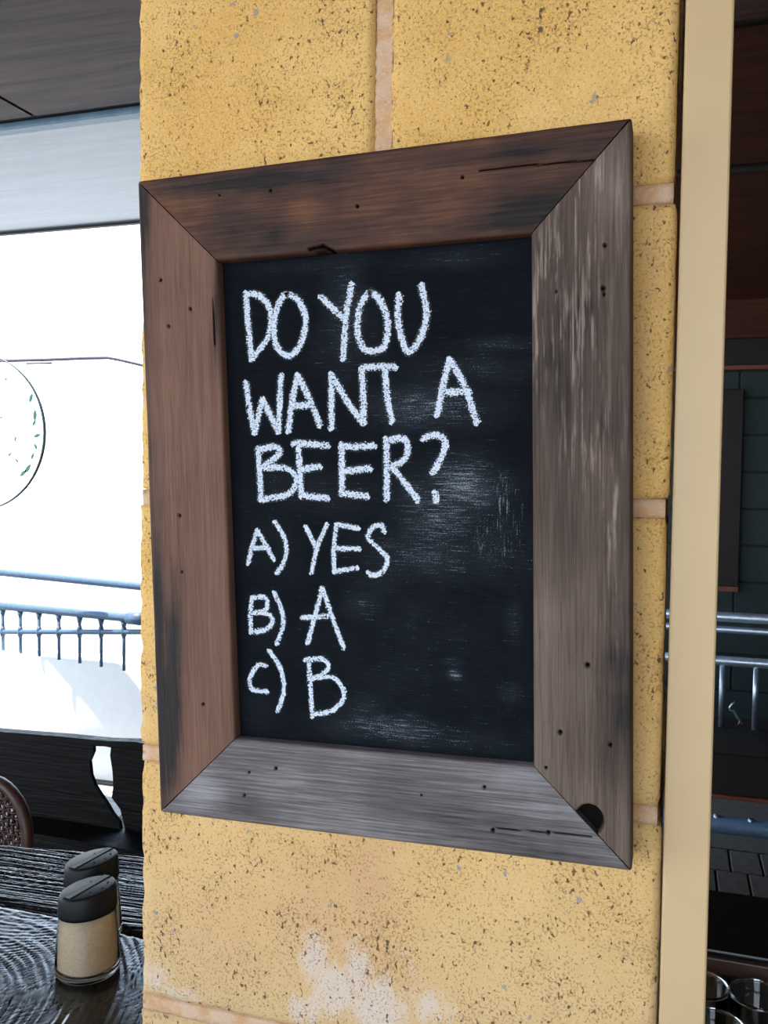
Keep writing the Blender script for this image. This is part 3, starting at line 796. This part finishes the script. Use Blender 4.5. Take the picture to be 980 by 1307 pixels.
# lower pipe by the floor with bolts
zq = at_y(948, 1056, RY-.30)
fr_ = empty('foot_rail', (1.2, RY-.30, 0), 'low steel foot pipe running just above the dark pavers', 'rail')
tube('pipe', [(-1.8, 0, zq.z), (2.8, 0, zq.z)], .030, M_blue, fr_, 16)
for px in (914, 958):
    q = at_y(px, 1047, RY-.30); lathe('bolt', [(0, .012), (.010, .010), (.012, 0), (.012, -.012)], M_galv, fr_, 10).location = (q.x-1.2, -.004, zq.z+.026)
for x in (-1.6, .2, 2.6): box('bracket', (x, -.012, 0), (x+.03, .012, zq.z-.02), M_galv, fr_)
# bent wire hook leaning on the balusters
hq = [at_y(px, py, RY-.035) for px, py in ((938, 896), (934, 899), (931, 903), (932, 907), (936, 907), (941, 916), (948, 924), (942, 925), (945, 919))]
tag(tube('wire_hook', hq, .0042, M_galv, None, 8), 'bent pale wire hook leaning between the shaded railing bars', 'hook')

# ------------------------------------------------------------------ bar counter with tumblers, bottom right
KZ = EYE - .6
ct = empty('bar_counter', (1.2, .66, 0), 'black glossy bar counter with brown front edge right of cream post', 'counter')
M_ctr = plain('black_lacquered_timber', srgb(14, 11, 10), .3, 0, .3, 20)
box('worktop', (-.765, -.075, KZ-.028), (1.6, .10, KZ), M_ctr, ct, .003)
box('front_edge', (-.765, -.085, KZ-.026), (1.6, -.075, KZ-.006), plain('brown_timber_edge', srgb(78, 50, 38), .4), ct, .002)
box('back_panel', (-.765, .10, 0), (1.6, .12, KZ-.03), M_ctr, ct)
for x in (-.76, 1.55): box('leg', (x, -.06, 0), (x+.04, .095, KZ-.028), M_ctr, ct)
SZ = at_y(968, 1268, .53).z - .1165
sf = empty('bar_shelf', (1.2, .48, 0), 'low black bar shelf holding the clear tumblers, in front of counter', 'shelf')
box('shelf_board', (-.77, -.09, SZ-.02), (1.6, .088, SZ), M_ctr, sf, .002)
for x in (-.76, 1.55): box('leg', (x, -.06, 0), (x+.04, .06, SZ-.02), M_ctr, sf)
def tumbler(parent_loc, label):
    t = empty('tumbler', parent_loc, label, 'glass', 'tumblers on the bar shelf')
    return t
g0 = empty('tumbler', (0, 0, 0), '', 'glass', 'tumblers on the shelf under the counter')
lathe('bowl', [(0, 0), (.024, 0), (.027, .003), (.0285, .02), (.0325, .112), (.0332, .1145), (.0325, .1155), (.0312, .114), (.0268, .022), (.024, .014), (0, .011)], M_glass, g0, 36)
lathe('rim', [(.0322, .1125), (.0338, .1135), (.0340, .1155), (.0325, .117), (.0312, .1155), (.0312, .1135), (.0322, .1125)], M_glass, g0, 36)
spots = [(968, 1266, .53, 'clear tumbler with bright rim, rightmost on the shelf under counter'),
         (893, 1262, .53, 'clear tumbler half hidden behind the cream post, on shelf'),
         (912, 1298, .45, 'clear tumbler nearest the camera, low beside the cream post')]
for i, (px, py, y, lab) in enumerate(spots):
    o = g0 if i == 0 else copy_tree(g0)
    q = at_y(px, py, y); o.location = (q.x, y, SZ); o['label'] = lab

# ------------------------------------------------------------------ near slab table with the shakers
TZ = EYE - .48
def slab_plank(name, outline, z0, z1, parent, swirl, seed, loc):
    """a sawn slab: dense top carved by curved saw marks"""
    o = np.array(outline); x0, x1 = o[:, 0].min(), o[:, 0].max(); 
    xs_ = np.concatenate([np.linspace(x0, .06, 60)[:-1], np.linspace(.06, x1, 440)]); nx = len(xs_)-1; ny = 250
    far = np.interp(xs_, *zip(*[p for p in outline if p[2] > 0])[:2] if False else (np.array([p[0] for p in outline if p[2] > 0]), np.array([p[1] for p in outline if p[2] > 0])))
    nea = np.interp(xs_, np.array([p[0] for p in outline if p[2] < 0]), np.array([p[1] for p in outline if p[2] < 0]))
    t = np.linspace(0, 1, ny+1)
    X = np.repeat(xs_[:, None], ny+1, 1); Y = nea[:, None]*(1-t) + far[:, None]*t
    cx, cy, per = swirl
    wob = (fbm(X*5, Y*5, seed)-.5)*.012
    R_ = np.hypot(X-cx, Y-cy) + wob; TH = np.arctan2(Y-cy, X-cx)
    gr = lambda ph: np.abs(np.sin(ph*PI))**.45                     # sharp narrow grooves between flat lands
    g1 = gr(R_/per + .5*fbm(X*22, Y*22, seed+2)); g2 = gr(R_/(per*.37) + 1.5*fbm(X*30, Y*30, seed+3))
    amp = np.clip(2.2*fbm(X*9, Y*9, seed+8)-.45, .1, 1.2); fine = fbm(R_*1000, TH*5, seed+6, 3)
    tiltn = fbm(R_*170, TH*3, seed+12, 3)
    cross = gr((X*.94-Y*.34)/.0145 + 1.2*fbm(X*12, Y*12, seed+5)); camp = np.clip(3*fbm(X*6, Y*11, seed+14)-1.35, 0, 1)*loc
    Z = z1 - .0017*amp*(1-g1) - .0008*(1-g2) - .0010*(fine-.5) - .0011*(tiltn-.5) - .0012*camp*(1-cross)
    edge = np.minimum(t, 1-t)*(far-nea)[:, None]; Z = Z - .005*np.clip(1-edge/.008, 0, 1)**2
    v_ = np.stack([X, Y, Z], -1).reshape(-1, 3)
    ix = lambda i, j: i*(ny+1)+j
    fc = [(ix(i,j), ix(i+1,j), ix(i+1,j+1), ix(i,j+1)) for i in range(nx) for j in range(ny)]
    lp = [ix(i,0) for i in range(nx)] + [ix(nx,j) for j in range(ny)] + [ix(i,ny) for i in range(nx,0,-1)] + [ix(0,j) for j in range(ny,0,-1)]
    bkv = v_[lp].copy(); bkv[:, 2] = z0; n0 = len(v_); n = len(lp)
    fc += [(lp[i], n0+i, n0+(i+1) % n, lp[(i+1) % n]) for i in range(n)] + [[n0+i for i in range(n)][::-1]]
    me = bpy.data.meshes.new(name); me.from_pydata(np.vstack([v_, bkv]).tolist(), [], fc)
    for p in me.polygons: p.use_smooth = True
    bm = bmesh.new(); bm.from_mesh(me); bmesh.ops.recalc_face_normals(bm, faces=bm.faces)
    for e in bm.edges:
        if len(e.link_faces) == 2 and e.calc_face_angle(0) > 1.0: e.smooth = False
    bm.to_mesh(me); bm.free()
    return link(name, me, M_ttop, parent)
Mt = Mat('lacquered_black_slab_top'); p_ = Mt.objco(); kq = Mt.noise(p_, 70, 5); kf = Mt.noise(p_, 420, 3)
Mt.set(col=Mt.mix(Mt.step(kq, .35, .7), srgb(8, 8, 9), srgb(18, 16, 17)), rough=Mt.step(kq, .3, .7, .30, .18), spec=.8)
Mt.bump(kf, .12, .0005); M_ttop = Mt.m
tb = empty('slab_table', (-.6, .0, 0), 'dark sawn slab bar table with curved saw marks, left of pillar', 'table')
# outline points are x, y, side (+ far edge, - near edge), relative to the table
fe = lambda px, py: at_z(px, py, TZ)
fpts = sorted([(fe(px, py).x+.6, fe(px, py).y, 1) for px, py in ((-250, 1066), (0, 1076), (178, 1090))])
fpts = [(-.75, fpts[0][1], 1)] + fpts[1:] + [(.592, fpts[-1][1]+.004, 1)] if fpts[0][0] > -.75 else fpts
cr = sorted([(fe(px, py).x+.6, fe(px, py).y) for px, py in ((-60, 1142), (0, 1151), (90, 1168), (178, 1191))])
cr = [(-.75, cr[0][1]-.01)] + cr + [(.592, cr[-1][1]+.002)]
slab_plank('plank', fpts + [(x, y+.0022, -1) for x, y in cr], TZ-.055, TZ, tb, (.05, 3.6, .0105), 3, 1.0)
NC = at_z(-150, 1290, TZ)
slab_plank('plank', [(x, y-.0022, 1) for x, y in cr] + [(-.75, -.33, -1), (.592, -.33, -1)], TZ-.055, TZ, tb, (NC.x+.6, NC.y, .0080), 11, .15)
for x in (-.6, .42):
    prism('leg', [(x, 0), (x+.13, 0), (x+.12, .4), (x+.14, TZ-.055), (x-.02, TZ-.055), (x+.01, .5)], -.20, .20, M_slab, tb)

def shaker(px, py, fill, fillmat, label):
    q = at_z(px, py, TZ); s = empty('shaker', (q.x, q.y, TZ+.0004), label, 'shaker', 'table shakers')
    prof_o = [(0, 0), (.0265, 0), (.0295, .0015), (.0303, .006), (.0300, .012), (.0284, .040), (.0262, .068), (.0255, .074)]
    prof_i = [(.0243, .074), (.0250, .068), (.0272, .040), (.0287, .013), (.0284, .008), (0, .0065)]
    lathe('glass_body', prof_o + prof_i, M_glass, s, 48)
    if fill:
        rr = lambda z: np.interp(z, [.0066, .008, .013, .040, .068], [.0270, .0281, .0284, .0269, .0247])
        zs = [.0067, .008, .013] + list(np.linspace(.02, fill, 5))
        lathe('contents', [(0, .0067)] + [(rr(z), z) for z in zs] + [(rr(fill)*.5, fill+.002), (0, fill+.001)], fillmat, s, 40)
    # slanted cap: high on the right as the camera sees it
    hx, hy = CR[0], CR[1]
    sh = lambda x, y, z: (x*hx+y*hy)*.20*np.clip((z-.060)/.02, 0, 1)
    lathe('cap', [(.0258, .0685), (.0272, .069), (.0274, .072), (.0262, .0905), (.0254, .0925), (.0235, .0936), (0, .0938)], M_cap, s, 48, sh)
    # hinged flap strip and pour holes on the slanted top
    bm = bmesh.new()
    for off in (-.0045, .0045):                         # the two moulding lines that edge the flap
        pts = []
        for k in np.linspace(-1, 1, 14):
            dx, dy = CR[0]*.55 + CF[0]*.83, CR[1]*.55 + CF[1]*.83
            ln = math.hypot(dx, dy); dx /= ln; dy /= ln; px_, py_ = -dy, dx
            L_ = math.sqrt(.0240**2 - off**2)
            x = dx*k*L_ + px_*off; y = dy*k*L_ + py_*off
            pts.append((x, y, .0937 + (x*hx+y*hy)*.20))
        add_tube(bm, pts, .0007, 6)
    bmesh.ops.recalc_face_normals(bm, faces=bm.faces); mesh_obj('flap_edge', bm, M_black, s, True)
    bm = bmesh.new(); dx, dy = CR[0]*.55 + CF[0]*.83, CR[1]*.55 + CF[1]*.83; ln = math.hypot(dx, dy); dx /= ln; dy /= ln
    qv = []
    for (a, b) in ((-1, -1), (1, -1), (1, 1), (-1, 1)):
        x = dx*a*.0232 - dy*b*.0038; y = dy*a*.0232 + dx*b*.0038; qv.append((x, y, .0938 + (x*hx+y*hy)*.20))
    A1 = [bm.verts.new(p) for p in qv]; B1 = [bm.verts.new((p[0], p[1], p[2]+.0008)) for p in qv]
    bm.faces.new(B1); bm.faces.new(A1[::-1])
    for i in range(4): bm.faces.new((A1[i], A1[(i+1) % 4], B1[(i+1) % 4], B1[i]))
    bmesh.ops.recalc_face_normals(bm, faces=bm.faces); mesh_obj('flap', bm, M_cap, s)
    bm = bmesh.new()
    for k in range(5):
        a = .9*k - 1.2; x, y = .016*math.cos(a)*.8+.006*hx, .016*math.sin(a)*.8+.006*hy
        add_lathe(bm, [(0, .0003), (.0011, .0003), (.0011, -.001)], 8, (x, y, .0940 + (x*hx+y*hy)*.20))
    bmesh.ops.recalc_face_normals(bm, faces=bm.faces); ho = mesh_obj('pour_holes', bm, M_black, s); ho['kind'] = 'stuff'
    s.scale = (1, 1, .86)
    return s
SHK = .87
shaker(112, 1238, .066, M_fill, 'glass shaker full of cream spice, the nearer of two on table')
shaker(117, 1194, .040, M_salt, 'glass shaker with black cap, behind the cream-filled one')

# ------------------------------------------------------------------ slab-backed bench and wicker chair beyond the table
BY = 1.40
tz = at_y(90, 936, BY).z
bz = empty('slab_bench', (-1.3, BY, 0), 'dark rustic slab-timber bench back with ragged live edges', 'bench')
def L2(px, py): q = at_y(px, py, BY); return (q.x+1.3, q.z)
top = [(-1.1, tz-.012), (-.6, tz-.004)] + [L2(px, py) for px, py in ((0, 931), (40, 934), (90, 938), (140, 943), (178, 944))] + [(.62, tz-.012), (.62, tz-.05)] + [L2(px, py) for px, py in ((178, 958), (140, 950), (115, 949), (60, 944), (0, 941))] + [(-.6, tz-.035), (-1.1, tz-.04)]
prism('top_rail', top, -.02, .012, M_slab, bz)
zlow = L2(140, 1056)[1]
s1 = [L2(px, py) for px, py in ((-25, 936), (60, 940), (119, 946), (119, 960), (114, 972), (116, 990), (121, 1003), (128, 1014), (136, 1026), (143, 1038), (152, 1050), (156, 1075), (-25, 1075))]
prism('back_slab', s1, .0, .012, M_slab, bz)
s2 = [L2(px, py) for px, py in ((141, 946), (190, 950), (240, 955), (240, 1080), (156, 1080), (158, 1058), (156, 1050), (152, 1034), (141, 1019), (143, 1005), (142, 985), (139, 965))]
prism('back_slab', s2, .005, .03, M_slab, bz)
prism('back_slab', [(-1.08, tz-.03), (L2(-28, 936)[0]-.02, tz-.03), (L2(-28, 936)[0]-.01, .9-.3), (L2(-28, 936)[0]-.03, zlow-.1), (-1.1, zlow-.1)], .0, .055, M_slab, bz)
prism('seat', [(-1.1, zlow-.11), (.62, zlow-.11), (.62, zlow-.004), (.2, zlow), (-.4, zlow-.004), (-1.1, zlow)], -.10, .07, M_slab, bz)
for x in (-1.0, .42): prism('leg', [(x, 0), (x+.12, 0), (x+.14, zlow-.11), (x-.02, zlow-.11)], -.08, .06, M_slab, bz)

CY = .80
cz = at_y(0, 994, CY).z; crx = at_y(38, 1055, CY).x
wc = empty('wicker_chair', (crx-.20, CY, 0), 'dark red-brown woven rattan chair with rounded back behind the table', 'chair')
R0 = .095; hw = .20; sh_ = .44
def back_pt(x, z): return (x, .03*math.cos(x/hw*1.4)-.03+.05*(z-sh_), z)
rim = [(-hw, sh_-.02)] + [(-hw+R0-R0*math.cos(a), cz-.012-R0+R0*math.sin(a)) for a in np.linspace(0, PI/2, 9)] + [(hw-R0+R0*math.sin(a), cz-.012-R0+R0*math.cos(a)) for a in np.linspace(0, PI/2, 9)] + [(hw, sh_-.02)]
tube('back_rim', [back_pt(x, z) for x, z in rim], .012, M_rattan, wc, 10)
def zmax(x):
    ax = abs(x)
    return cz-.016 if ax < hw-R0 else cz-.016-R0+math.sqrt(max(0, R0**2-(ax-hw+R0)**2))
bm = bmesh.new()
for x in np.linspace(-hw+.012, hw-.012, 30):
    zm = zmax(x); pts = []
    zz = sh_-.02
    while zz < zm: pts.append(Vector(back_pt(x + .004*math.sin(zz*60), zz)) + Vector((0, .004*math.sin(zz*210 + x*500), 0))); zz += .014
    if len(pts) > 1: add_tube(bm, pts, .0030, 5)
bmesh.ops.recalc_face_normals(bm, faces=bm.faces); st = mesh_obj('woven_stakes', bm, M_rattan, wc, True); st['kind'] = 'stuff'
bm = bmesh.new(); z = sh_; row = 0
while z < cz-.03:
    hh = hw-.006
    if z > cz-.012-R0: hh = hw-R0+math.sqrt(max(0, R0**2-(z-(cz-.012-R0))**2))-.004
    pts = [Vector(back_pt(x, z + .006*math.sin(x*30))) + Vector((0, .005*math.sin(x*225 + row*PI), 0)) for x in np.linspace(-hh, hh, 70)]
    add_tube(bm, pts, .0030, 5); z += .0105; row += 1
bmesh.ops.recalc_face_normals(bm, faces=bm.faces); st = mesh_obj('woven_bands', bm, M_rattan, wc, True); st['kind'] = 'stuff'
bm = bmesh.new(); add_box(bm, (-hw, .0, sh_-.04), (hw, .42, sh_), .015); bmesh.ops.recalc_face_normals(bm, faces=bm.faces); mesh_obj('seat', bm, M_rattan, wc)
for x in (-hw+.02, hw-.02):
    for y in (.03, .39): tube('leg', [(x, y, 0), (x*.97, y, sh_-.04)], [.014, .018], M_rattan, wc, 10)

# ------------------------------------------------------------------ outside, left: wire and round glass disc
W_Y = 2.95
wpts = [at_y(px, py, W_Y) for px, py in ((-160, 466), (0, 460.5), (60, 459), (110, 457), (138, 456.5), (150, 458.5), (178, 465), (230, 478))]
wpts.append(Vector((-1.305, W_Y, wpts[-1].z-.05)))
vp = empty('veranda_post', (-1.26, W_Y, 0), 'dark square timber post at the end of the white wall, behind the pillar', 'post')
box('shaft', (-.045, -.045, -.003), (.045, .045, CZ+.012), M_dkwood, vp, .004)
box('base_plate', (-.07, -.06, -.003), (.07, .06, .01), M_galv, vp)
box('wall_cleat', (-.06, .045, .3), (.0, .08, .4), M_galv, vp)
tag(tube('overhead_pipe', wpts, .0085, M_wire, None, 10), 'thin grey-violet overhead pipe with a bend crossing the white sky', 'pipe')
wp2 = [at_y(px, py, W_Y-.004) for px, py in ((34, 464), (50, 463.6), (66, 463.2))]
tag(tube('tape_strip', wp2, .0045, M_redtrim, None, 8), 'short reddish strip hanging under the overhead pipe', 'strip')
DY = 2.75
dc = at_y(-26, 552, DY); dR = (at_y(57, 552, DY) - dc).length
dsk = empty('glass_disc', tuple(dc), 'round clear glass disc with thin dark green rim hanging outside at left', 'disc')
rimp = [(dR*math.cos(a), .0, dR*.985*math.sin(a)) for a in np.linspace(0, 2*PI, 72, endpoint=False)]
tube('rim', rimp, [.0030+.0042*max(0, math.cos(a+.1))**2 for a in np.linspace(0, 2*PI, 72, endpoint=False)], M_rim, dsk, 8, True)
bm = bmesh.new()
A1 = [bm.verts.new((dR*.985*math.cos(a), -.0015, dR*.97*math.sin(a))) for a in np.linspace(0, 2*PI, 64, endpoint=False)]
B1 = [bm.verts.new((v.co.x, .0015, v.co.z)) for v in A1]
bm.faces.new(A1); bm.faces.new(B1[::-1])
for i in range(64): bm.faces.new((A1[i], B1[i], B1[(i+1) % 64], A1[(i+1) % 64]))
bmesh.ops.recalc_face_normals(bm, faces=bm.faces); mesh_obj('glass_pane', bm, M_glass, dsk)
random.seed(5)
for px, py, s, a in ((40, 508, .016, 1.2), (45, 530, .018, 1.5), (44, 540, .012, 1.0), (48, 556, .014, .3), (46, 570, .012, 2.0), (42, 582, .012, 1.2), (36, 598, .018, .9), (30, 604, .016, .7), (20, 560, .010, 1.3), (13, 580, .009, .7), (22, 588, .009, 2.4), (2, 533, .007, .2), (8, 484, .007, .6), (-40, 600, .016, .5), (-60, 560, .018, 2.0), (-50, 500, .015, 1.0)):
    q = at_y(px, py, DY) - dc
    bm = bmesh.new(); pts = []
    for t, wd in ((0, 0), (.25, .28), (.55, .34), (.8, .2), (1, 0)): pts.append((t, wd))
    ol = [(t, wd) for t, wd in pts] + [(t, -wd) for t, wd in pts[-2:0:-1]]
    va = []; vb = []
    for t, wd in ol:
        x = (t-.5)*s*3; y = wd*s*1.7; xx = x*math.cos(a)-y*math.sin(a); zz = x*math.sin(a)+y*math.cos(a)
        va.append(bm.verts.new((q.x+xx, -.0030, q.z+zz))); vb.append(bm.verts.new((q.x+xx, -.0016, q.z+zz)))
    bm.faces.new(va); bm.faces.new(vb[::-1])
    for i in range(len(va)): bm.faces.new((va[i], vb[i], vb[(i+1) % len(va)], va[(i+1) % len(va)]))
    bmesh.ops.recalc_face_normals(bm, faces=bm.faces); mesh_obj('leaf', bm, M_leaf, dsk)
tube('hanging_wire', [(0, 0, dR), (0, 0, CZ-.001-dc.z+.06)], .0012, M_wire, dsk, 6)
